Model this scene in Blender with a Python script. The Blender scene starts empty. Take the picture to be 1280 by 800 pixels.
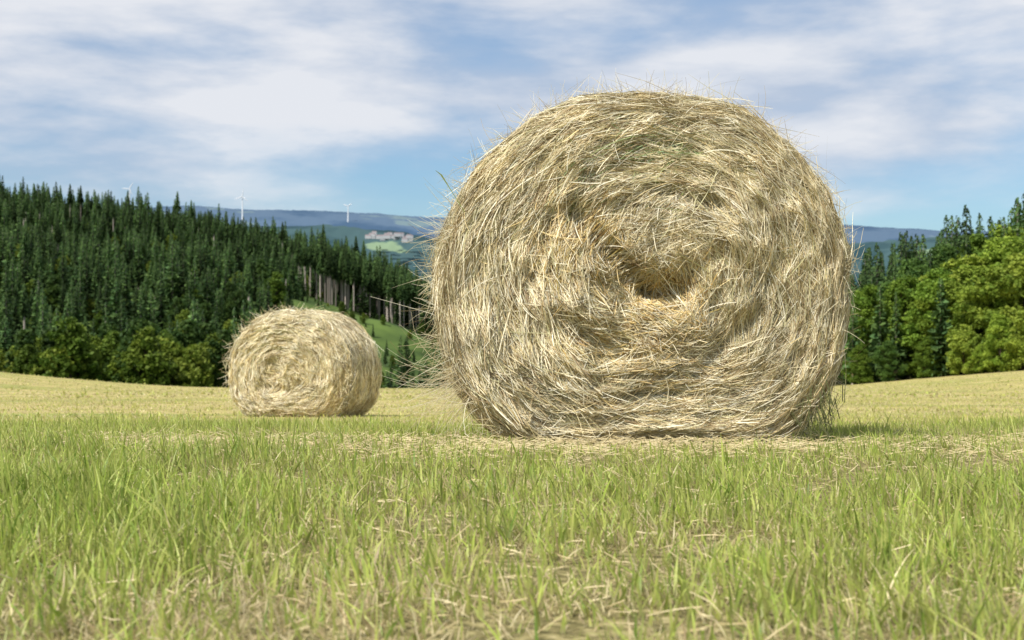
import bpy, math, numpy as np
from mathutils import Vector
rng=np.random.default_rng(7)
S=bpy.context.scene
S.view_settings.view_transform='Standard'
try: S.view_settings.look='None'
except Exception: pass
S.view_settings.exposure=0
CAMZ=0.43; F=1778.0

# ---------------------------------------------------------------- noise
def _h(ix,iy,seed):
    v=np.sin(ix*127.1+iy*311.7+seed*74.7)*43758.5453
    return v-np.floor(v)
def vnoise(x,y,seed=0):
    x=np.asarray(x,float); y=np.asarray(y,float)
    ix=np.floor(x); iy=np.floor(y); fx=x-ix; fy=y-iy
    fx=fx*fx*(3-2*fx); fy=fy*fy*(3-2*fy)
    a=_h(ix,iy,seed); b=_h(ix+1,iy,seed); c=_h(ix,iy+1,seed); d=_h(ix+1,iy+1,seed)
    return (a*(1-fx)+b*fx)*(1-fy)+(c*(1-fx)+d*fx)*fy
def fbm(x,y,seed=0,o=4):
    s=0;a=.5;t=0
    for i in range(o):
        s=s+a*vnoise(x*2**i,y*2**i,seed+i*3);t+=a;a*=.5
    return s/t
def sstep(a,b,x):
    t=np.clip((x-a)/(b-a),0,1); return t*t*(3-2*t)

# ---------------------------------------------------------------- materials
def newmat(name):
    m=bpy.data.materials.new(name); m.use_nodes=True; nt=m.node_tree; nt.nodes.clear(); return m,nt
def veg_mat(name,transl=0.35,rough=0.5,spec=0.3,objvar=0.0,gain=1.0):
    m,nt=newmat(name); N=nt.nodes; L=nt.links
    out=N.new('ShaderNodeOutputMaterial'); at=N.new('ShaderNodeAttribute'); at.attribute_name='Col'
    col=at.outputs['Color']
    tc=N.new('ShaderNodeTexCoord'); no=N.new('ShaderNodeTexNoise'); no.inputs['Scale'].default_value=6.0; no.inputs['Detail'].default_value=1
    L.new(tc.outputs['Object'],no.inputs['Vector'])
    mr=N.new('ShaderNodeMapRange'); mr.inputs['From Min'].default_value=.3; mr.inputs['From Max'].default_value=.7
    mr.inputs['To Min'].default_value=.85*gain; mr.inputs['To Max'].default_value=1.15*gain
    L.new(no.outputs['Fac'],mr.inputs['Value'])
    val=mr.outputs['Result']
    if objvar>0:
        oi=N.new('ShaderNodeObjectInfo'); m2=N.new('ShaderNodeMapRange')
        m2.inputs['To Min'].default_value=1-objvar; m2.inputs['To Max'].default_value=1+objvar
        L.new(oi.outputs['Random'],m2.inputs['Value'])
        mu=N.new('ShaderNodeMath'); mu.operation='MULTIPLY'; L.new(val,mu.inputs[0]); L.new(m2.outputs['Result'],mu.inputs[1]); val=mu.outputs[0]
    vm=N.new('ShaderNodeVectorMath'); vm.operation='SCALE'; L.new(col,vm.inputs[0]); L.new(val,vm.inputs['Scale'])
    bs=N.new('ShaderNodeBsdfPrincipled'); bs.inputs['Roughness'].default_value=rough
    bs.inputs['Specular IOR Level'].default_value=spec
    L.new(vm.outputs[0],bs.inputs['Base Color'])
    if transl>0:
        tr=N.new('ShaderNodeBsdfTranslucent'); L.new(vm.outputs[0],tr.inputs['Color'])
        mx=N.new('ShaderNodeMixShader'); mx.inputs['Fac'].default_value=transl
        L.new(bs.outputs[0],mx.inputs[1]); L.new(tr.outputs[0],mx.inputs[2]); L.new(mx.outputs[0],out.inputs['Surface'])
    else: L.new(bs.outputs[0],out.inputs['Surface'])
    return m
def noise_mat(name,stops,scale=3.0,detail=8,rough=.9,bump=0.0,sc=(1,1,1)):
    m,nt=newmat(name); N=nt.nodes; L=nt.links
    out=N.new('ShaderNodeOutputMaterial'); bs=N.new('ShaderNodeBsdfPrincipled'); bs.inputs['Roughness'].default_value=rough
    bs.inputs['Specular IOR Level'].default_value=.15
    tc=N.new('ShaderNodeTexCoord'); mp=N.new('ShaderNodeMapping'); mp.inputs['Scale'].default_value=sc
    no=N.new('ShaderNodeTexNoise'); no.inputs['Scale'].default_value=scale; no.inputs['Detail'].default_value=detail
    cr=N.new('ShaderNodeValToRGB'); e=cr.color_ramp.elements
    e[0].position=stops[0][0]; e[0].color=(*stops[0][1],1); e[1].position=stops[-1][0]; e[1].color=(*stops[-1][1],1)
    for p,c in stops[1:-1]:
        k=e.new(p); k.color=(*c,1)
    L.new(tc.outputs['Object'],mp.inputs['Vector']); L.new(mp.outputs[0],no.inputs['Vector']); L.new(no.outputs['Fac'],cr.inputs['Fac'])
    L.new(cr.outputs[0],bs.inputs['Base Color']); L.new(bs.outputs[0],out.inputs['Surface'])
    if bump>0:
        b=N.new('ShaderNodeBump'); b.inputs['Strength'].default_value=bump; L.new(no.outputs['Fac'],b.inputs['Height']); L.new(b.outputs[0],bs.inputs['Normal'])
    return m

M_grass=veg_mat('grass_blades',.36,.45,.3)
M_straw=veg_mat('hay_straw',.08,.5,.35)
M_spruce=veg_mat('spruce_needles',.2,.7,.1,.5)
M_leaf=veg_mat('tree_leaves',.35,.6,.15,.22)
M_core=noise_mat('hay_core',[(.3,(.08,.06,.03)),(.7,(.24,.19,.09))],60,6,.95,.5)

# ---------------------------------------------------------------- mesh builders
def make_mesh(name,V,Q,col=None,mat=None,smooth=False):
    V=np.ascontiguousarray(V,dtype=np.float32).reshape(-1,3); Q=np.ascontiguousarray(Q,dtype=np.int32).reshape(-1,4)
    me=bpy.data.meshes.new(name); me.vertices.add(len(V)); me.vertices.foreach_set('co',V.ravel())
    me.loops.add(Q.size); me.loops.foreach_set('vertex_index',Q.ravel())
    me.polygons.add(len(Q)); me.polygons.foreach_set('loop_start',np.arange(0,Q.size,4,dtype=np.int32))
    try: me.polygons.foreach_set('loop_total',np.full(len(Q),4,dtype=np.int32))
    except Exception: pass
    if col is not None:
        a=me.color_attributes.new('Col','FLOAT_COLOR','POINT')
        c=np.ones((len(V),4),np.float32); c[:,:3]=np.asarray(col).reshape(-1,3); a.data.foreach_set('color',c.ravel())
    me.update(calc_edges=True); 
    if smooth: me.shade_smooth()
    if mat: me.materials.append(mat)
    return me
def link(name,me,parent=None,coll=None):
    o=bpy.data.objects.new(name,me)
    (coll or S.collection).objects.link(o)
    if parent: o.parent=parent
    return o
def strips(P,W,col):
    n,k,_=P.shape
    V=np.stack([P-W,P+W],2).reshape(n,k*2,3)
    base=(np.arange(n)*k*2)[:,None]; j=np.arange(k-1)[None,:]*2
    Q=np.stack([base+j,base+j+1,base+j+3,base+j+2],-1).reshape(-1,4)
    if col.ndim==2: col=np.repeat(col[:,None,:],k,1)
    C=np.repeat(col[:,:,None,:],2,2).reshape(-1,3)
    return V.reshape(-1,3),Q,C
def merge(parts):
    Vs=[];Qs=[];Cs=[];o=0
    for V,Q,C in parts:
        Vs.append(V);Qs.append(Q+o);Cs.append(C);o+=len(V)
    return np.concatenate(Vs),np.concatenate(Qs),np.concatenate(Cs)
def tube(pts,rad,seg=7,col=(.12,.09,.06)):
    pts=np.array(pts,float); k=len(pts); V=[]
    for i in range(k):
        t=pts[min(i+1,k-1)]-pts[max(i-1,0)]; t/=np.linalg.norm(t)+1e-9
        a=np.cross(t,[1,0,0] if abs(t[0])<.8 else [0,1,0]); a/=np.linalg.norm(a); b=np.cross(t,a)
        an=np.arange(seg)/seg*2*np.pi
        V.append(pts[i]+rad[i]*(np.cos(an)[:,None]*a+np.sin(an)[:,None]*b))
    V=np.concatenate(V); Q=[]
    for i in range(k-1):
        for s in range(seg):
            s2=(s+1)%seg; Q.append([i*seg+s,i*seg+s2,(i+1)*seg+s2,(i+1)*seg+s])
    return V,np.array(Q),np.tile(np.array(col),(len(V),1))
def unit(v): return v/(np.linalg.norm(v,axis=-1,keepdims=True)+1e-9)

# ---------------------------------------------------------------- terrain
YK=[-50,0,5.1,7,10,17,30,60,100]; ZK=[.1,0,0,-.12,-.31,-.72,-1.34,-2.67,-4.4]
UA=[-.7,-.36,-.23,-.135,-.09,-.065,-.03,.1]; UT=[184,166,139,100,76,54,15,-20]
def field(x,y):
    yy=np.minimum(y,100); z=0
    for d,w in ((-.12,.25),(0,.5),(.12,.25)):
        z=z+w*np.interp(yy*(1+d),YK,ZK)
    return z+2.5*sstep(17,55,np.abs(x))*sstep(5,60,y)-np.clip(y-95,0,90)*.06+(fbm(x*.35,y*.35,3)-.5)*.05*sstep(0,3,np.abs(y))
def ground(x,y):
    x=np.asarray(x,float); y=np.asarray(y,float)
    f=field(x,y); yc=np.maximum(y,50); u=x/yc
    ridge=np.interp(u,UA,UT)/F*850-14
    foot=np.interp(u,[-.4,-.2,-.1,0],[-14,-16,-22,-26])
    t=np.clip((y-300)/550,0,1)
    zl=np.where(y<300, f+(foot-f)*sstep(100,290,y), foot+(ridge-foot)*t)
    zl=zl-np.clip(y-860,0,400)*.12+ (fbm(x*.012,y*.012,9)-.5)*20*sstep(320,450,y)*(1-sstep(780,850,y))
    zr=f+np.clip(y-150,0,300)*.035-np.clip(y-450,0,500)*.05
    w=sstep(.13,-.02,u)*sstep(98,112,y)
    z=zl*w+zr*(1-w)
    return np.where(y<98,f,z)-np.clip(y-1200,0,400)*.15
sx_=np.linspace(-1,1,321); xs=3500*np.sinh(sx_*6.0)/np.sinh(6.0)
ys=np.concatenate([np.linspace(-60,-2,20),np.linspace(-1.5,12,90),12*np.exp(np.linspace(.02,np.log(9000/12),240))])
X,Y=np.meshgrid(xs,ys); Z=ground(X,Y)
ny,nx=X.shape; idx=np.arange(nx*ny).reshape(ny,nx)
Q=np.stack([idx[:-1,:-1],idx[:-1,1:],idx[1:,1:],idx[1:,:-1]],-1)
m,nt=newmat('meadow_ground'); N=nt.nodes; L=nt.links
out=N.new('ShaderNodeOutputMaterial'); bs=N.new('ShaderNodeBsdfPrincipled'); bs.inputs['Roughness'].default_value=.95; bs.inputs['Specular IOR Level'].default_value=.1
tc=N.new('ShaderNodeTexCoord'); sep=N.new('ShaderNodeSeparateXYZ'); L.new(tc.outputs['Object'],sep.inputs[0])
def nz(scale,sc=(1,1,1),d=8):
    mp=N.new('ShaderNodeMapping'); mp.inputs['Scale'].default_value=sc; n=N.new('ShaderNodeTexNoise'); n.inputs['Scale'].default_value=scale; n.inputs['Detail'].default_value=d
    L.new(tc.outputs['Object'],mp.inputs[0]); L.new(mp.outputs[0],n.inputs['Vector']); return n.outputs['Fac']
def ramp(fac,stops):
    cr=N.new('ShaderNodeValToRGB'); e=cr.color_ramp.elements
    e[0].position=stops[0][0]; e[0].color=(*stops[0][1],1); e[1].position=stops[-1][0]; e[1].color=(*stops[-1][1],1)
    for p,c in stops[1:-1]: e.new(p).color=(*c,1)
    L.new(fac,cr.inputs[0]); return cr.outputs[0]
near=ramp(nz(40),[(.3,(.07,.065,.025)),(.5,(.20,.17,.07)),(.62,(.34,.29,.13)),(.75,(.46,.38,.2))])
far=ramp(nz(.5,(.18,1.3,1)),[(.34,(.29,.33,.09)),(.46,(.43,.38,.14)),(.6,(.54,.45,.20)),(.72,(.60,.50,.25))])
fine=ramp(nz(3,(.35,1.2,1),12),[(.3,(.5,.53,.45)),(.7,(1.22,1.18,1.1))])
mul=N.new('ShaderNodeMix'); mul.data_type='RGBA'; mul.blend_type='MULTIPLY'; mul.inputs[0].default_value=1; L.new(far,mul.inputs[6]); L.new(fine,mul.inputs[7])
forest=ramp(nz(.05),[(.3,(.04,.07,.02)),(.7,(.12,.18,.04))])
def mr(a,b,src):
    n=N.new('ShaderNodeMapRange'); n.inputs['From Min'].default_value=a; n.inputs['From Max'].default_value=b; L.new(src,n.inputs['Value']); return n.outputs[0]
def mix(f,a,b):
    n=N.new('ShaderNodeMix'); n.data_type='RGBA'; L.new(f,n.inputs[0]); L.new(a,n.inputs[6]); L.new(b,n.inputs[7]); return n.outputs[2]
c=mix(mr(6,13,sep.outputs[1]),near,mul.outputs[2]); c=mix(mr(150,170,sep.outputs[1]),c,forest)
L.new(c,bs.inputs['Base Color']); L.new(bs.outputs[0],out.inputs[0])
link('meadow_ground',make_mesh('meadow_ground',np.stack([X,Y,Z],-1),Q,None,m,True))

# ---------------------------------------------------------------- grass
def grass_zone(y0,y1,dens,k,hm,wm,seed):
    r=np.random.default_rng(seed)
    area=.45*(y1*y1-y0*y0)+1.4*(y1-y0); n=int(area*dens)
    ymx=.45*y1+.7
    y=r.uniform(y0,y1,n*3); x=r.uniform(-ymx,ymx,n*3); keep=np.abs(x)<.45*y+.7; x=x[keep][:n]; y=y[keep][:n]
    tuft=fbm(x*5,y*5,11,3); patch=np.clip((fbm(x*1.1,y*.9,21,3)-.5)*1.7+.5,0,1)
    keep=r.random(len(x))<np.clip((tuft-.22)*2.8,.3,1); x=x[keep];y=y[keep];tuft=tuft[keep];patch=patch[keep]
    keep=~((np.abs(x-.49)<.5)&(y>5.15)&(y<6.3)); x=x[keep];y=y[keep];tuft=tuft[keep];patch=patch[keep]
    n=len(x)
    far=sstep(4.2,13,y); fine=fbm(x*2.6,y*2.2,37,3)
    dry=r.random(n)<np.clip(.13+.62*(1-patch)*(.3+1.3*(1-fine))+.38*far+.20*(1-sstep(1.6,2.6,y)),0,.88)
    hgt=hm*(.4+.9*r.random(n)**1.4)*(.35+1.25*tuft)*(.6+.75*patch)
    tall=r.random(n)<.04; hgt=np.where(tall,hgt*1.6,hgt)
    hgt=np.where(dry,hgt*.75,hgt)*(1-.35*far)
    nb=np.exp(-((x-.49)/.8)**2)*sstep(4.3,5.0,y)*(y<6.6); hgt=hgt*(1-.5*nb)
    az=r.uniform(0,2*np.pi,n); lean=np.abs(r.normal(0,.42,n))+.05
    lean=np.where(dry,lean+.5*r.random(n),lean)
    flat=r.random(n)<np.where(dry,.38,.14); lean=np.where(flat,r.uniform(1.0,1.5,n),lean)
    az=az*.85+.4
    d=np.stack([np.cos(az),np.sin(az)],-1)
    t=np.linspace(0,1,k)[None,:]
    hor=hgt[:,None]*(np.sin(lean)[:,None]*t*.5+ (lean[:,None])*t**2*.7); ver=hgt[:,None]*(t*np.cos(lean*.6)[:,None]-.25*lean[:,None]*t**2.5)
    P=np.zeros((n,k,3)); P[:,:,0]=x[:,None]+d[:,0,None]*hor; P[:,:,1]=y[:,None]+d[:,1,None]*hor
    P[:,:,2]=ground(x,y)[:,None]-.004+np.maximum(ver,.004)
    ph=r.uniform(0,np.pi,n); wv=np.stack([np.cos(ph),np.sin(ph)*.6,np.zeros(n)],-1)
    w=wm*(.45+.9*r.random(n)); w=np.where(dry,w*.6,w)
    prof=(1-t**1.8)*.94+.06
    W=wv[:,None,:]*(w[:,None]*prof)[:,:,None]
    g1=np.array([.15,.27,.035]); g2=np.array([.46,.58,.09]); g3=np.array([.66,.64,.20]); dr1=np.array([.86,.75,.44]); dr2=np.array([.50,.37,.20])
    a=r.random(n)[:,None]; b=np.clip(r.random(n)*.75+far*.4-.1+.15*(1-patch),0,1)[:,None]
    cg=(g1*(1-a)+g2*a)*(1-b)+g3*b
    cd=dr1*a+dr2*(1-a)
    c=np.where(dry[:,None],cd,cg)*r.uniform(.7,1.08,n)[:,None]
    C=np.repeat(c[:,None,:],k,1)
    tt=t[:,:,None]; basec=np.array([.42,.39,.18]); q=.2+.8*np.clip(tt*2.0,0,1)
    C=C*q+basec*(1-q)
    return strips(P,W,C)
parts=[grass_zone(1.45,3.5,11000,5,.072,.0028,1),grass_zone(3.5,7.2,6200,4,.056,.0027,2),
       grass_zone(7.2,14,2000,3,.055,.0046,3),grass_zone(14,40,180,3,.07,.012,4),grass_zone(40,110,10,3,.13,.05,5)]
V,Q,C=merge(parts); link('meadow_grass',make_mesh('meadow_grass',V,Q,C,M_grass))

def litter():
    r=np.random.default_rng(55); n=7500
    y=np.concatenate([r.uniform(1.3,6,n//3),r.normal(4.95,.3,n-n//3)]); x=np.concatenate([r.uniform(-1,1,n//3)*(.45*y[:n//3]+.6),r.normal(-.1,1.2,n-n//3)])
    L_=r.uniform(.02,.10,n); az=r.uniform(0,3.14,n); k=5; t=np.linspace(-.5,.5,k)
    cur=r.normal(0,1.6,n)
    ang=az[:,None]+cur[:,None]*t
    P=np.zeros((n,k,3)); P[:,:,0]=x[:,None]+np.cos(ang)*t*L_[:,None]; P[:,:,1]=y[:,None]+np.sin(ang)*t*L_[:,None]
    P[:,:,2]=ground(P[:,:,0],P[:,:,1])+(.005+.022*r.random(n))[:,None]+r.normal(0,.3,n)[:,None]*t*L_[:,None]
    W=np.zeros((n,k,3)); W[:,:,2]=.0008; W[:,:,1]=.0007
    a=r.random(n)[:,None]; c=np.array([.66,.56,.32])*a+np.array([.45,.35,.16])*(1-a)
    return strips(P,W,c)
V,Q,C=litter(); link('hay_litter',make_mesh('hay_litter',V,Q,C,M_straw))

# ---------------------------------------------------------------- hay bales
TH=np.linspace(-np.pi,np.pi,721)
def Rtab(seed):
    c=np.cos(TH); s=np.sin(TH)
    top=1/np.sqrt((c/.745)**2+(s/.69)**2); bot=(np.abs(c/.745)**2.6+np.abs(s/.675)**2.6)**(-1/2.6)
    R=np.where(s>=0,top,np.minimum(bot,.60/np.maximum(-s,1e-3)))
    R=R*(1+.016*(vnoise(c*2.2+5,s*2.2+5,seed)-.5)*2+.014*(vnoise(c*7+5,s*7+5,seed+1)-.5)*2)
    return R
def gs(x,z,cx,cz,s,s2=None):
    return np.exp(-((x-cx)**2/(2*s*s)+(z-cz)**2/(2*(s2 or s)**2)))
def seg(x,z,ax,az,bx,bz,w):
    dx,dz=bx-ax,bz-az; t=np.clip(((x-ax)*dx+(z-az)*dz)/(dx*dx+dz*dz),0,1)
    return np.exp(-((x-ax-t*dx)**2+(z-az-t*dz)**2)/(2*w*w))
def bale(name,seed,main,n_face,n_side,loc,yaw,wid,D=1.2,sx=1.0):
    r=np.random.default_rng(seed); RT=Rtab(seed)
    Rf=lambda th: np.interp(th,TH,RT)
    def height(x,z):
        th=np.arctan2(z,x); rho=np.hypot(x,z)/Rf(th)
        rim=.86 if main else .72
        h=-(.085 if main else .15)*np.clip((rho-rim)/(1-rim),0,1.3)**2
        fall=sstep(.25,.5,rho)
        amp=.3+1.3*vnoise(x*3+9,z*3+4,seed+31)
        h=h+fall*.008*amp*np.sin(rho*52+th*1.0+5.5*fbm(x*2.5,z*2.5,seed+4,2))+.005*fall*amp*np.sin(rho*110-th*2+6*vnoise(x*4,z*4,seed+5))
        h=h+.055*(fbm(x*3.2+7,z*3.2,seed+6,3)-.5)+.036*(vnoise(x*12,z*12,seed+8)-.5)+.028*(vnoise(x*23,z*23,seed+9)-.5)
        if main:
            # long diagonal fold through the core with matted lobes either side
            h=h-.11*seg(x,z,-.27,.25,.0,-.04,.024)-.06*seg(x,z,.0,-.04,.12,-.03,.026)
            h=h+.06*gs(x,z,-.23,.0,.08,.11)+.055*gs(x,z,.06,.17,.12,.08)+.035*gs(x,z,.10,-.16,.09,.07)
            h=h-.04*seg(x,z,-.33,-.10,-.24,-.21,.016)-.025*seg(x,z,-.22,-.20,-.05,-.27,.016)
            h=h+.03*gs(x,z,.33,.08,.09,.12)-.02*seg(x,z,.24,-.12,.27,.02,.016)-.04*seg(x,z,-.42,.0,-.35,.22,.018)
            h=h-.03*seg(x,z,.0,.33,.28,.27,.016)-.025*seg(x,z,-.1,.28,.08,.26,.012)-.03*seg(x,z,.2,-.3,.4,-.12,.016)
        else:
            h=h-.12*gs(x,z,-.10,.0,.08,.16)+.04*gs(x,z,.15,.1,.12)-.07*seg(x,z,-.25,-.2,.1,-.25,.04)
        return h
    root=bpy.data.objects.new(name,None); S.collection.objects.link(root); root.location=loc; root.rotation_euler=(0,0,yaw); root.empty_display_size=.5; root.scale=(sx,1,1)
    nt_=160; th=np.linspace(-np.pi,np.pi,nt_,endpoint=False); rows=[]
    for q in np.linspace(.0,.985,60):
        x=q*Rf(th)*np.cos(th); z=q*Rf(th)*np.sin(th); rows.append(np.stack([x,-height(x,z)+.026,z],-1))
    for yv in np.linspace(.17,D-.06,20):
        x=.97*Rf(th)*np.cos(th); z=.97*Rf(th)*np.sin(th); rows.append(np.stack([x,x*0+yv,z],-1))
    for q in np.linspace(.95,0,14):
        x=q*Rf(th)*np.cos(th); z=q*Rf(th)*np.sin(th); rows.append(np.stack([x,x*0+D+height(x,z)*.5-.02,z],-1))
    G=np.array(rows); nr=len(rows); ii=np.arange(nr*nt_).reshape(nr,nt_); jj=np.roll(ii,-1,1)
    Q=np.stack([ii[:-1],jj[:-1],jj[1:],ii[1:]],-1)
    link('bale_core',make_mesh('bale_core',G,Q,None,M_core,True),root)
    def colors(n,x,z,dim):
        pal=np.array([[.87,.77,.51],[.75,.63,.37],[.94,.87,.65],[.50,.38,.20],[.62,.57,.31],[.32,.23,.12],[.78,.62,.30]])
        p=np.array([.26,.20,.18,.13,.10,.07,.06]); i=r.choice(len(pal),n,p=p); c=pal[i]*(r.uniform(.76,1.05,n)[:,None])
        c=c*(.88+.26*fbm(x*4,z*4,seed+12,3))[:,None]
        return c*dim[:,None]
    parts=[]
    def face(n,dlo,dhi,dim,back=False,lo=.07,hi=.28,ws=1.0,mess=1.0):
        k=7; th=r.uniform(-np.pi,np.pi,n); rho=np.sqrt(r.random(n))*.995
        x=rho*Rf(th)*np.cos(th); z=rho*Rf(th)*np.sin(th)
        x2=rho*Rf(th+.02)*np.cos(th+.02)-x; z2=rho*Rf(th+.02)*np.sin(th+.02)-z; tang=np.arctan2(z2,x2)
        inner=np.exp(-(rho/.42)**4)
        flow=(fbm(x*3.3+3,z*3.3,seed+20,2)-.5)*9
        clump=(fbm(x*7+1,z*7+2,seed+25,3)-.5)*1.9
        off=r.normal(0,1,n)*(.17+.12*(1-rho)+.30*inner)*mess+inner*flow*.8+clump*(1-.5*inner)*mess*(.3+.7*(1-rho))
        wild=r.random(n)<.11; off=np.where(wild,r.normal(0,1.0,n),off)
        L_=r.uniform(lo,hi,n)*(1-.35*inner)
        rr=np.hypot(x,z)+.05; kap=np.cos(off)/rr*(1-inner)+r.normal(0,2.2,n)
        phi=tang+off; ds=L_/(k-1)
        px=x.copy(); pz=z.copy()
        XS=[px.copy()];ZS=[pz.copy()]
        for i in range(k-1):
            px=px+np.cos(phi)*ds; pz=pz+np.sin(phi)*ds; phi=phi+kap*ds; XS.append(px.copy()); ZS.append(pz.copy())
        XX=np.stack(XS,1); ZZ=np.stack(ZS,1)
        ta=np.arctan2(ZZ,XX); ra=np.hypot(XX,ZZ)/Rf(ta)
        lim=np.minimum(1,(1.0+.03*r.random(n)**3)[:,None]/np.maximum(ra,1e-3)); XX*=lim; ZZ*=lim
        H=height(XX,ZZ); H=.65*H+.35*np.linspace(0,1,k)*(H[:,-1:]-H[:,:1])+.35*H[:,:1]
        d=r.uniform(dlo,dhi,n); tl=r.normal(0,.011,n)+np.where(r.random(n)<.06,r.random(n)*.055,0)
        s=np.linspace(0,1,k)[None,:]
        YY=-(H+d[:,None]+tl[:,None]*s**2)
        if back: YY=D-(YY)*.5
        P=np.stack([XX,YY,ZZ],-1); T=unit(np.gradient(P,axis=1)); Nn=np.array([0,-1.,0]); B=unit(np.cross(T,Nn))
        om=r.normal(0,.5,n)[:,None,None]; w=(ws*wid*r.uniform(.5,1.3,n))[:,None,None]*(1-.75*np.abs(s-.4)[:,:,None]**2*2)
        W=(B*np.cos(om)+Nn*np.sin(om))*w
        c=colors(n,x,z,np.full(n,dim))
        if main:
            gr=gs(x,z,.16,.48,.05,.03)+.15*gs(x,z,-.05,.42,.12,.08); c=np.where((r.random(n)<gr*.9)[:,None],c*np.array([.40,.56,.38]),c)
            gd=.45*seg(x,z,-.27,.25,.1,-.1,.07)+.3*gs(x,z,-.1,-.2,.12); c=np.where((r.random(n)<gd)[:,None],c*np.array([.95,.80,.52]),c)
        parts.append(strips(P,W,c))
    face(int(n_face*.4),-.018,.004,.58); face(int(n_face*.46),.0,.020,.98); face(int(n_face*.20),.002,.026,1.04,False,.03,.12,.75,1.3); face(n_face//10,.0,.02,.95,True)  # deepest straw layer coloured darker, painting shade between the strands
    def side(n,stick=0.0,rimonly=False):
        k=7; th=r.uniform(-np.pi,np.pi,n); y=(r.uniform(.01,D-.02,n) if not rimonly else np.abs(r.normal(0,.08,n)))
        off=r.normal(0,.28,n); off=np.where(r.random(n)<.1,r.normal(0,1,n),off)
        L_=r.uniform(.08,.32,n); s=np.linspace(0,1,k)[None,:]
        R0=Rf(th); sg=np.where(r.random(n)<.5,1,-1)
        dth=(L_*np.cos(off)/R0*sg)[:,None]*s; yy=y[:,None]+(L_*np.sin(off))[:,None]*s
        TT=(th[:,None]+dth+np.pi)%(2*np.pi)-np.pi
        lift=r.uniform(-.02,.006,n)[:,None]+(np.abs(r.normal(0,stick,n)) if stick else r.normal(0,.004,n))[:,None]*s**1.5
        e=.09 if main else .22
        rc=(.05 if main else .13)*np.clip(1-yy/e,0,1)**2
        RR=Rf(TT)+lift-rc
        yy=np.clip(yy,-.02,D+.02)
        P=np.stack([RR*np.cos(TT),yy,RR*np.sin(TT)],-1)
        P[:,:,2]=np.maximum(P[:,:,2],-.60)
        T=unit(np.gradient(P,axis=1)); Nn=np.stack([np.cos(TT),0*TT,np.sin(TT)],-1); B=unit(np.cross(T,Nn))
        om=r.normal(0,.6,n)[:,None,None]; w=(wid*r.uniform(.5,1.2,n))[:,None,None]*(1-.7*s[:,:,None]**2)
        parts.append(strips(P,(B*np.cos(om)+Nn*np.sin(om))*w,colors(n,P[:,0,0],P[:,0,2],np.ones(n))))
    side(n_side); side(n_side//11,.045); side(n_side//11,.035,True)
    def stray(n,th0,spread,Ls,tilt=.9):
        k=6; th=r.normal(th0,spread,n); y=np.abs(r.normal(.05,.15,n)); R0=Rf((th+np.pi)%(2*np.pi)-np.pi)*.97
        a=th+r.normal(0,tilt,n); L_=r.uniform(*Ls,n); cv=r.normal(0,2.,n); s=np.linspace(0,1,k)[None,:]
        ang=a[:,None]+cv[:,None]*s*L_[:,None]
        P=np.stack([(R0*np.cos(th))[:,None]+np.cos(ang)*s*L_[:,None],y[:,None]-r.uniform(-.3,.5,n)[:,None]*s*L_[:,None],(R0*np.sin(th))[:,None]+np.sin(ang)*s*L_[:,None]],-1)
        P[:,:,2]=np.maximum(P[:,:,2],-.56)
        T=unit(np.gradient(P,axis=1)); B=unit(np.cross(T,np.array([0,-1.,0]))); w=(wid*.5*r.uniform(.6,1.2,n))[:,None,None]*(1-.6*s[:,:,None])
        parts.append(strips(P,B*w,colors(n,P[:,0,0],P[:,0,2],np.ones(n))))
    q_=1 if main else .45
    stray(int(480*q_),1.5,.9,(.03,.10)); stray(int(360*q_),3.0,.7,(.04,.14)); stray(int(220*q_),0,.7,(.03,.10)); stray(int(70*q_),1.6,.7,(.08,.16),.5)
    if main:
        stray(150,3.65,.11,(.10,.30),.4); stray(80,3.2,.3,(.08,.2),.5); stray(80,-.75,.12,(.04,.14),.8)
        P=np.array([[[-.60,.02,.16],[-.66,.01,.25],[-.71,0,.33],[-.745,-.01,.385],[-.765,-.015,.40]]]); W=np.zeros_like(P); W[0,:,0]=[.0016,.0016,.0014,.0035,.001]
        parts.append(strips(P,W,np.array([[.30,.36,.10]])))
        n=260; k=5; s=np.linspace(0,1,k)[None,:]; a=r.uniform(.3,2.2,n); L_=r.uniform(.03,.14,n)
        b0=np.stack([r.normal(.60,.05,n),r.uniform(-.06,.3,n),r.uniform(-.58,-.42,n)],-1)
        P=b0[:,None,:]+np.stack([np.cos(a)[:,None]*s*L_[:,None],0*s-0*L_[:,None],np.sin(a)[:,None]*s*L_[:,None]],-1)
        W=np.zeros_like(P); W[:,:,0]=.0016; W[:,:,2]=.0012
        parts.append(strips(P,W,np.tile(np.array([[.13,.14,.05]]),(n,1))))  # dark-coloured strands added to paint the shadow under the bale's right edge
    V,Q,C=merge(parts); link('straw',make_mesh(name+'_straw',V,Q,C,M_straw),root)
    return root
bale('hay_bale',31,True,98000,22000,(.49,5.13,.568),0,.0017)
bz=float(ground(-2.6,17.0))
bale('hay_bale.001',77,False,22000,14000,(-2.66,16.5,bz+.57),math.radians(-24),.0040,.85,1.12)

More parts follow.
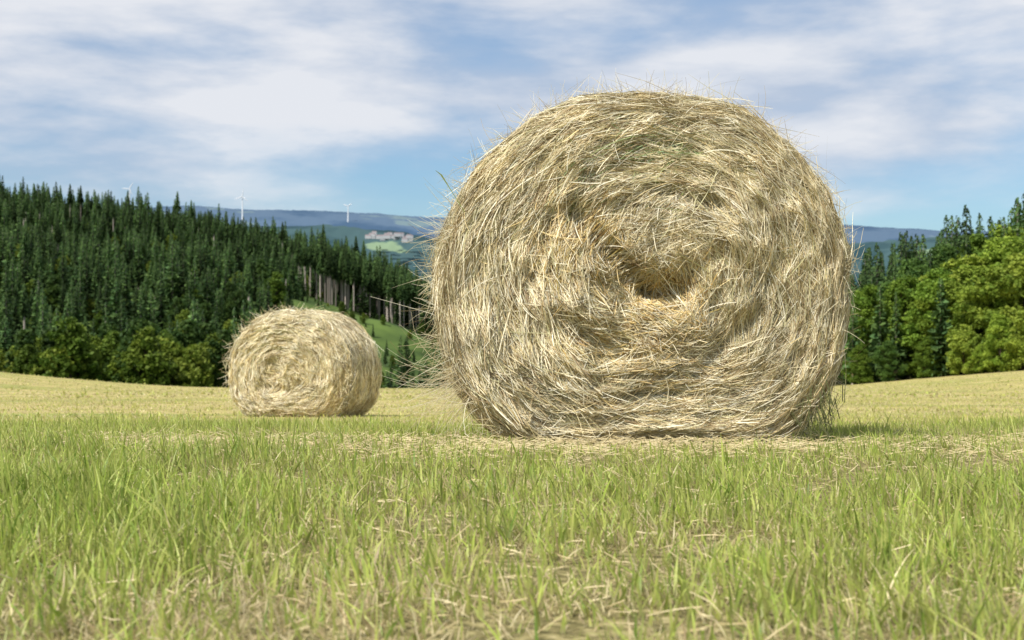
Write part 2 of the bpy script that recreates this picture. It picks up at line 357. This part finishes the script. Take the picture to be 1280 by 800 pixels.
# ---------------------------------------------------------------- spruce
def spruce(seed,H=22.,R=3.1,bare=.04):
    r=np.random.default_rng(seed); parts=[tube([(0,0,-1),(0,0,H*.5),(0,0,H*.97)],[.40,.28,.03],6,(.46,.40,.34))]
    P=[];W=[];C=[]; lv=32
    for i in range(lv):
        t=bare+(1-bare)*(i/lv)**.95; z=H*t; tt=(t-bare)/(1-bare)
        rad=R*(1-tt)**.8*(.6+.4*min(1,tt*6+.3)); nb=int(5+6*(1-tt))
        a0=r.uniform(0,6.3)
        for b in range(nb):
            a=a0+b*2*np.pi/nb+r.normal(0,.25); l=rad*r.uniform(.55,1.2)+.12; dr=r.uniform(.05,.35)
            dx,dy=np.cos(a),np.sin(a); zz=z+r.normal(0,.15)
            s=np.array([0,.35,.7,1.]); p=np.stack([dx*l*s,dy*l*s,zz-dr*l*s+.12*l*s**3],-1)
            wd=min(.9,l*.36)*r.uniform(.7,1.2); tilt=r.normal(0,.5)
            wv=np.array([-dy*np.cos(tilt),dx*np.cos(tilt),np.sin(tilt)-.0])
            P.append(p); W.append(wv[None]*wd*np.array([.25,.9,.7,.05])[:,None])
            c=np.array([.065,.130,.045])+np.array([.070,.085,.015])*r.random(); C.append(c*(.6+.6*r.random())*(.75+.35*tt))  # lit treetops painted in: needles darker low down, lighter towards the top
            f=r.uniform(.4,.95); b0=np.array([dx*l*f,dy*l*f,zz-dr*l*f]); sd=r.uniform(-1,1)*wd*.7
            b0=b0+np.array([-dy,dx,0])*sd; e=b0+np.array([dx*.25,dy*.25,-r.uniform(.3,.8)])
            pp=np.stack([b0,(b0*.66+e*.34),(b0*.33+e*.67),e]); P.append(pp); W.append(np.array([-dy,dx,.2])[None]*.2*np.array([1,.9,.6,.1])[:,None]); C.append(c*.7)
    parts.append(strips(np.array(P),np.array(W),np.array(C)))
    return merge(parts)
sc=bpy.data.collections.new('spruce_trees')
specs=[(1,20,4.4,.03),(2,23,3.8,.05),(3,18,4.7,.02),(4,24,3.8,.14),(5,25,2.4,.58),(6,27,2.5,.52)]
for i,(sd_,H,R,b) in enumerate(specs):
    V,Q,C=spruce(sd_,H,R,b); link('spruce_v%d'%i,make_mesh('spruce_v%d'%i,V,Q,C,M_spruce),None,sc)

# ---------------------------------------------------------------- broadleaf
def broadleaf(seed,H=14.,R=4.6,nl=15000,base=(.06,.12,.02),tip=(.15,.22,.04),leaf=.17,low=.03):
    r=np.random.default_rng(seed); parts=[]
    parts.append(tube([(0,0,-.6),(.1,0,H*.2),(.15,.1,H*.5),(.2,0,H*.8)],[.34,.27,.17,.05],8))
    lobes=[]; nb=120
    ph=r.uniform(0,6.28,4)
    for i in range(nb):
        t=low+(1-low)*r.random()**.9*.97; prof=(math.sin(math.pi*min(1,(t-low)/(1-low)*.78+.2)))**.8
        a=r.uniform(0,6.28); q=R*prof*math.sqrt(r.random())*(.9+.25*math.sin(a*2+ph[0])+.2*math.sin(a*3+t*5+ph[1])); c=np.array([q*math.cos(a),q*math.sin(a),H*t]); rad=r.uniform(.035,.10)*H*.6*(.55+.6*prof)
        lobes.append((c,rad,r.random()))
        if i%8==0:
            z0=H*max(.12,t-.22); parts.append(tube([(.1,0,z0),tuple(c*.5+np.array([0,0,z0])*.5+np.array([0,0,.2])),tuple(c)],[.13,.08,.02],5))
    wsum=np.array([l[1]**1.7 for l in lobes]); wsum/=wsum.sum(); ix=r.choice(nb,nl,p=wsum)
    c=np.array([l[0] for l in lobes])[ix]; rad=np.array([l[1] for l in lobes])[ix]; tone=np.array([l[2] for l in lobes])[ix]
    d=unit(r.normal(0,1,(nl,3))); rr=rad*(.35+1.0*r.random(nl)**.8+.6*(vnoise(d[:,0]*3+ix,d[:,2]*3+d[:,1]*3,5)-.5)*2)
    p=c+d*rr[:,None]*np.array([1.15,1.15,.9])
    nrm=unit(d*.6+r.normal(0,.7,(nl,3))+np.array([0,-.0,.45])); t1=unit(np.cross(nrm,r.normal(0,1,(nl,3)))); t2=np.cross(nrm,t1)
    sz=leaf*r.uniform(.5,1.4,nl)[:,None]
    P=np.stack([p-t1*sz,p,p+t1*sz],1); W=np.stack([t2*sz*.25,t2*sz*.8,t2*sz*.1],1)
    a=np.clip(tone*.55+r.random(nl)*.6-.1,0,1)[:,None]; col=np.array(base)*(1-a)+np.array(tip)*a
    parts.append(strips(P,W,col)); return merge(parts)
bc=bpy.data.collections.new('broadleaf_trees')
BM=[]
for i,(H,R,bb,tt) in enumerate([(14,5.0,(.13,.22,.025),(.36,.46,.06)),(15,4.4,(.09,.17,.02),(.24,.34,.045)),(12,4.8,(.17,.26,.03),(.46,.54,.08)),(16,4.3,(.05,.11,.025),(.13,.21,.04))]):
    V,Q,C=broadleaf(100+i,H,R,20000,bb,tt); me=make_mesh('broadleaf_v%d'%i,V,Q,C,M_leaf); BM.append((me,H)); 
    V,Q,C=broadleaf(200+i,H,R,4500,tuple(v*.65 for v in bb),tuple(v*.6 for v in tt),.34); link('broadleaf_far_v%d'%i,make_mesh('broadleaf_far_v%d'%i,V,Q,C,M_leaf),None,bc)

def scatter(name,coll,pts,scl,idx):
    n=len(pts); me=bpy.data.meshes.new(name); me.vertices.add(n); me.vertices.foreach_set('co',np.asarray(pts,np.float32).ravel())
    for nm,tp,dat in (('scl','FLOAT',np.asarray(scl,np.float32)),('rotz','FLOAT',rng.uniform(0,6.28,n).astype(np.float32)),('idx','INT',np.asarray(idx,np.int32))):
        a=me.attributes.new(nm,tp,'POINT'); a.data.foreach_set('value',dat)
    o=link(name,me)
    g=bpy.data.node_groups.new(name+'_nodes','GeometryNodeTree')
    g.interface.new_socket('Geometry',in_out='INPUT',socket_type='NodeSocketGeometry'); g.interface.new_socket('Geometry',in_out='OUTPUT',socket_type='NodeSocketGeometry')
    N=g.nodes; L=g.links; gi=N.new('NodeGroupInput'); go=N.new('NodeGroupOutput'); ip=N.new('GeometryNodeInstanceOnPoints'); ci=N.new('GeometryNodeCollectionInfo')
    ci.inputs['Collection'].default_value=coll; ci.inputs['Separate Children'].default_value=True; ci.inputs['Reset Children'].default_value=True
    def na(nm,tp):
        q=N.new('GeometryNodeInputNamedAttribute'); q.data_type=tp; q.inputs['Name'].default_value=nm; return q.outputs['Attribute']
    cx=N.new('ShaderNodeCombineXYZ'); L.new(na('rotz','FLOAT'),cx.inputs['Z'])
    L.new(gi.outputs[0],ip.inputs['Points']); L.new(ci.outputs[0],ip.inputs['Instance']); ip.inputs['Pick Instance'].default_value=True
    L.new(na('idx','INT'),ip.inputs['Instance Index']); L.new(cx.outputs[0],ip.inputs['Rotation']); L.new(na('scl','FLOAT'),ip.inputs['Scale']); L.new(ip.outputs[0],go.inputs[0])
    md=o.modifiers.new('scatter','NODES'); md.node_group=g
    return o
def jitter_grid(x0,x1,y0,y1,sp,seed):
    r=np.random.default_rng(seed); gx,gy=np.meshgrid(np.arange(x0,x1,sp),np.arange(y0,y1,sp)); n=gx.size
    return gx.ravel()+r.uniform(-.6,.6,n)*sp, gy.ravel()+r.uniform(-.6,.6,n)*sp, r
x,y,r=jitter_grid(-560,80,296,900,6.3,5)
u=x/y; keep=(u>-.62)&(u<.06)
clear=(u>-.15)&(u<-.05)&(y>380)&(y<566)
keep&=~((fbm(x*.02,y*.02,41,2)>.68)&(y<760)&(y>340))
keep&=(r.random(len(x))>.10)
keep&=~(clear&(r.random(len(x))<.65))
x,y,u,clear=x[keep],y[keep],u[keep],clear[keep]
sl=r.uniform(.45,.90,len(x))*(.6+.8*fbm(x*.025,y*.02,43,2)); sl=np.where(clear,sl*.22,sl)
sl=np.where((u>-.17)&(u<-.04)&(y<=380),sl*.68,sl)
ix=r.choice([0,1,2,3],len(x))
bt=(r.random(len(x))<.04)&(sl>.4); ix=np.where(bt,4,ix)
nr_=110; yr=r.uniform(566,592,nr_); xr=r.uniform(-.150,-.060,nr_)*yr
x=np.concatenate([x,xr]);y=np.concatenate([y,yr]);sl=np.concatenate([sl,r.uniform(.75,1.0,nr_)]);ix=np.concatenate([ix,r.choice([4,5],nr_)])
scatter('spruce_forest',sc,np.stack([x,y,ground(x,y)],-1),sl,ix)
r=np.random.default_rng(8); n1,n2=300,240; y=np.concatenate([r.uniform(262,300,n1),r.uniform(310,660,n2)]); x=np.concatenate([r.uniform(-.6,-.2,n1),r.uniform(-.6,.08,n2)])*y
sl=r.uniform(.4,.9,n1+n2)*(.40+.95*fbm(x*.05,y*.02,61,2)); u=x/y; sl=np.where((u>-.16)&(u<-.04)&(y>350)&(y<600),sl*.35,sl)
scatter('broadleaf_tree_belt',bc,np.stack([x,y,ground(x,y)],-1),sl,r.choice(4,n1+n2))
# right forest
x,y,r=jitter_grid(15,190,175,330,6.5,15); u=x/y; keep=(u>.16)&(u<.62); x,y,u=x[keep],y[keep],u[keep]
topz=np.interp(u,[.16,.24,.31,.36,.6],[40,78,120,140,175])/F*y+CAMZ; g=ground(x,y)
sl=np.clip((topz-g)/23,.25,1.1)*r.uniform(.75,1.1,len(x))
scatter('spruce_forest.001',sc,np.stack([x,y,g],-1),sl,r.choice([0,1,2,3],len(x)))
r=np.random.default_rng(4)
lst=[(1062,150,362,3),(1085,146,356,1),(1108,150,352,3),(1130,143,345,1),(1152,148,330,3),(1172,140,335,1),(1192,138,350,0),(1212,142,318,2),(1236,134,332,0),(1256,142,295,0),(1278,132,315,2),(1300,138,285,0),(1325,134,300,2),(1350,142,280,1),
     (1140,160,322,3),(1180,158,305,3),(1225,156,292,1),(1265,155,280,0),(1310,152,268,1),(1040,156,372,3),(1015,150,382,1),(985,154,390,3),
     (1205,130,405,2),(1250,126,392,0),(1160,136,420,1),(1110,138,425,3),(1288,124,385,2),(1075,140,430,1),(1225,128,430,0)]
for px,d,ty,v in lst:
    x=(px-640)/F*d; g=float(ground(x,d)); H=(400-ty)/F*d+CAMZ-g; me,h0=BM[v]
    o=link('broadleaf_tree',me); s=H/h0; o.scale=(s*1.05*r.uniform(.85,1.15),s*1.05,s); o.location=(x,d,g); o.rotation_euler=(0,0,r.uniform(0,6.28))
spm=[sc.objects['spruce_v%d'%i].data for i in range(4)]
for px,d,ty,v in [(1190,160,266,1),(1272,150,244,0),(1208,150,290,2),(1240,158,276,3),(1150,160,300,1),(1163,150,310,0),(1118,152,322,3),(1090,150,335,0),(1135,143,335,1),(1255,150,268,1),(1076,147,340,2),(1100,142,350,0),(1120,140,362,1),(1066,142,365,3),(1176,136,345,2)]:
    x=(px-640)/F*d; g=float(ground(x,d)); H=(400-ty)/F*d+CAMZ-g; s=H/[20,23,18,24][v]
    o=link('spruce_tree',spm[v]); o.scale=(s*.85,s*.85,s); o.location=(x,d,g)

# ---------------------------------------------------------------- distant hills
def hills(name,yc,wid,UU,HH,mat,amp,seed):
    us=np.linspace(-1.1,1.1,1100); vs=np.linspace(-1,1.6,70); U,Vv=np.meshgrid(us,vs); Yv=yc+Vv*wid; Xv=U*yc
    top=np.interp(U,UU,HH)/F*yc
    z=-90+(top+90)*np.where(Vv<0,1-(-Vv)**1.6,1-.3*Vv)
    z=z+(fbm(Xv/260,Yv/260,seed,5)-.5)*amp*2+(vnoise(Xv/9,Yv/18,seed+2)-.5)*amp*.3
    ii=np.arange(U.size).reshape(U.shape); Q=np.stack([ii[:-1,:-1],ii[:-1,1:],ii[1:,1:],ii[1:,:-1]],-1)
    link(name,make_mesh(name,np.stack([Xv,Yv,z],-1),Q,None,mat,False))
def hill_mat(name,a,b,fieldc,scale,th):
    return noise_mat(name,[(.38,a),(.50,b),(th,b),(th+.03,fieldc)],scale,9,1.0)
mh1=hill_mat('far_hill_forest_hazed',(.048,.092,.155),(.085,.135,.20),(.14,.20,.22),.004,.63)  # forest colours with the blue of aerial haze mixed in
mh2=hill_mat('mid_hill_forest_hazed',(.022,.055,.066),(.052,.10,.105),(.20,.28,.17),.0065,.61)  # nearer ridge, haze also baked into its blue-green colours
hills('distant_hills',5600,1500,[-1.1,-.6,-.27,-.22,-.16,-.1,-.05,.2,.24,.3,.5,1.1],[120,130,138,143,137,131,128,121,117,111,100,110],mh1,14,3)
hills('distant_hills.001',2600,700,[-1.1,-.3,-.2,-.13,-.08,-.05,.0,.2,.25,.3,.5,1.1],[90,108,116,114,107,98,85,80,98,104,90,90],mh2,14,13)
def village():
    r=np.random.default_rng(3); Vs=[];Qs=[];o=0
    for i in range(26):
        px=r.uniform(455,515); d=2330+r.uniform(-60,60); x=(px-640)/F*d; z=CAMZ+(400-r.uniform(293,300)-(px-485)*.08)/F*d
        w,l,h=r.uniform(3,6),r.uniform(3,4.5),r.uniform(1.6,2.8)
        V=np.array([[-w,-l,-8],[w,-l,-8],[w,l,-8],[-w,l,-8],[-w,-l,h],[w,-l,h],[w,l,h],[-w,l,h],[-w,0,h+2.4],[w,0,h+2.4]])+[x,d,z]
        V[:4,2]=z-2.5
        Vs.append(V); Qs.append(np.array([[0,1,5,4],[1,2,6,5],[2,3,7,6],[3,0,4,7],[4,5,9,8],[6,7,8,9],[4,8,7,7],[5,6,9,9]])+o); o+=10
    me=bpy.data.meshes.new('distant_village'); fs=[]
    for q in np.concatenate(Qs): fs.append([int(v) for v in dict.fromkeys(q.tolist())])
    me.from_pydata(np.concatenate(Vs).tolist(),[],fs); me.materials.append(noise_mat('village_plaster',[(.3,(.38,.40,.42)),(.7,(.5,.5,.5))],.02,2)); me.materials.append(noise_mat('village_roof',[(.3,(.18,.16,.17)),(.7,(.24,.2,.2))],.02,2))
    for i,p in enumerate(me.polygons): p.material_index=1 if i%8 in (4,5) else 0
    link('distant_village',me)
village()

# ---------------------------------------------------------------- wind turbines
M_white=noise_mat('white_paint',[(.3,(.74,.75,.76)),(.7,(.82,.82,.82))],.5,2,.4)
def turbine(px,basepx,d,h,rot):
    x=(px-640)/F*d; z=CAMZ+(400-basepx)/F*d
    root=bpy.data.objects.new('wind_turbine',None); S.collection.objects.link(root); root.location=(x,d,z-25)
    V,Q,C=tube([(0,0,0),(0,0,(h+25)*.5),(0,0,h+25)],[2.8,2.2,1.5],12); link('tower',make_mesh('tower',V,Q,None,M_white,True),root)
    V,Q,C=tube([(0,-5,h+26),(0,-4.5,h+26),(0,5,h+26.3),(0,5.3,h+26.3)],[.5,2.0,1.8,.4],8); link('nacelle',make_mesh('nacelle',V,Q,None,M_white),root)
    V,Q,C=tube([(0,-7,h+26),(0,-6,h+26),(0,-4.6,h+26)],[.2,1.4,1.6],8); link('hub',make_mesh('hub',V,Q,None,M_white),root)
    for i in range(3):
        a=rot+i*2*math.pi/3; dx,dz=math.cos(a),math.sin(a); L_=h*.5
        V,Q,C=tube([(dx*L_*f,-6,h+26+dz*L_*f) for f in (0,.12,.25,.6,1)],[1.0,1.4,2.0,1.5,.5],6); link('blade_%d'%(i+1),make_mesh('blade',V,Q,None,M_white),root)
turbine(303,266,5000,56,1.4); turbine(435,272,5200,40,.6); turbine(162,255,4800,50,1.0)

# ---------------------------------------------------------------- sky + sun
el=math.radians(50); az=math.radians(226)
sd=Vector((math.sin(az)*math.cos(el),math.cos(az)*math.cos(el),math.sin(el)))
ld=bpy.data.lights.new('sun','SUN'); ld.energy=5.0; ld.angle=math.radians(.5); ld.color=(1,.96,.90)
lo=bpy.data.objects.new('sun',ld); S.collection.objects.link(lo); lo.rotation_euler=(-sd).to_track_quat('-Z','Y').to_euler()
w=bpy.data.worlds.new('World'); S.world=w; w.use_nodes=True; nt=w.node_tree; N=nt.nodes; L=nt.links; N.clear()
out=N.new('ShaderNodeOutputWorld'); sky=N.new('ShaderNodeTexSky'); sky.sky_type='NISHITA'; sky.sun_disc=False; sky.sun_elevation=el; sky.sun_rotation=az
sky.dust_density=.6; sky.ozone_density=2.0
tint=N.new('ShaderNodeMix'); tint.data_type='RGBA'; tint.blend_type='MULTIPLY'; tint.inputs[0].default_value=1; tint.inputs[7].default_value=(.80,1.04,1.22,1); L.new(sky.outputs[0],tint.inputs[6])
b1=N.new('ShaderNodeBackground'); b1.inputs['Strength'].default_value=.1; L.new(tint.outputs[2],b1.inputs[0])
tc=N.new('ShaderNodeTexCoord')
def wn(sc,loc,scale,detail,rough,dist):
    mp=N.new('ShaderNodeMapping'); mp.inputs['Scale'].default_value=sc; mp.inputs['Location'].default_value=loc
    n=N.new('ShaderNodeTexNoise'); n.inputs['Scale'].default_value=scale; n.inputs['Detail'].default_value=detail; n.inputs['Roughness'].default_value=rough; n.inputs['Distortion'].default_value=dist
    L.new(tc.outputs['Generated'],mp.inputs[0]); L.new(mp.outputs[0],n.inputs['Vector']); return n.outputs['Fac']
def wmath(op,a,b):
    n=N.new('ShaderNodeMath'); n.operation=op
    for i,v in enumerate((a,b)):
        if isinstance(v,(int,float)): n.inputs[i].default_value=v
        else: L.new(v,n.inputs[i])
    return n.outputs[0]
big=wn((1,1,3.4),(.3,0,.15),3.2,2,.5,0); med=wn((1,1,3.6),(2.1,0,.4),7,7,.54,.1)
sp=N.new('ShaderNodeSeparateXYZ'); L.new(tc.outputs['Generated'],sp.inputs[0])
hz=N.new('ShaderNodeMapRange'); hz.inputs['From Min'].default_value=.06; hz.inputs['From Max'].default_value=.17; hz.inputs['To Min'].default_value=-.10; hz.inputs['To Max'].default_value=.15; L.new(sp.outputs[2],hz.inputs[0])
sm=wmath('ADD',wmath('ADD',wmath('MULTIPLY',big,.56),wmath('MULTIPLY',med,.44)),hz.outputs[0])
mk=N.new('ShaderNodeMapRange'); mk.interpolation_type='SMOOTHSTEP'; mk.inputs['From Min'].default_value=.38; mk.inputs['From Max'].default_value=.66; mk.inputs['To Min'].default_value=.12; mk.inputs['To Max'].default_value=.95; L.new(sm,mk.inputs[0])
cc=N.new('ShaderNodeValToRGB'); cc.color_ramp.elements[0].position=.38; cc.color_ramp.elements[0].color=(.52,.61,.76,1); cc.color_ramp.elements[1].position=.62; cc.color_ramp.elements[1].color=(.86,.88,.93,1); L.new(med,cc.inputs[0])
b2=N.new('ShaderNodeBackground'); b2.inputs['Strength'].default_value=.94; L.new(cc.outputs[0],b2.inputs[0])
mx=N.new('ShaderNodeMixShader'); L.new(mk.outputs[0],mx.inputs[0]); L.new(b1.outputs[0],mx.inputs[1]); L.new(b2.outputs[0],mx.inputs[2]); L.new(mx.outputs[0],out.inputs[0])

# ---------------------------------------------------------------- camera
cd=bpy.data.cameras.new('camera'); cd.lens=50; cd.sensor_width=36; cd.clip_start=.05; cd.clip_end=20000
cd.dof.use_dof=True; cd.dof.focus_distance=5.05; cd.dof.aperture_fstop=7.5
co=bpy.data.objects.new('camera',cd); S.collection.objects.link(co); co.location=(0,0,CAMZ); co.rotation_euler=(math.radians(90),0,0); S.camera=co
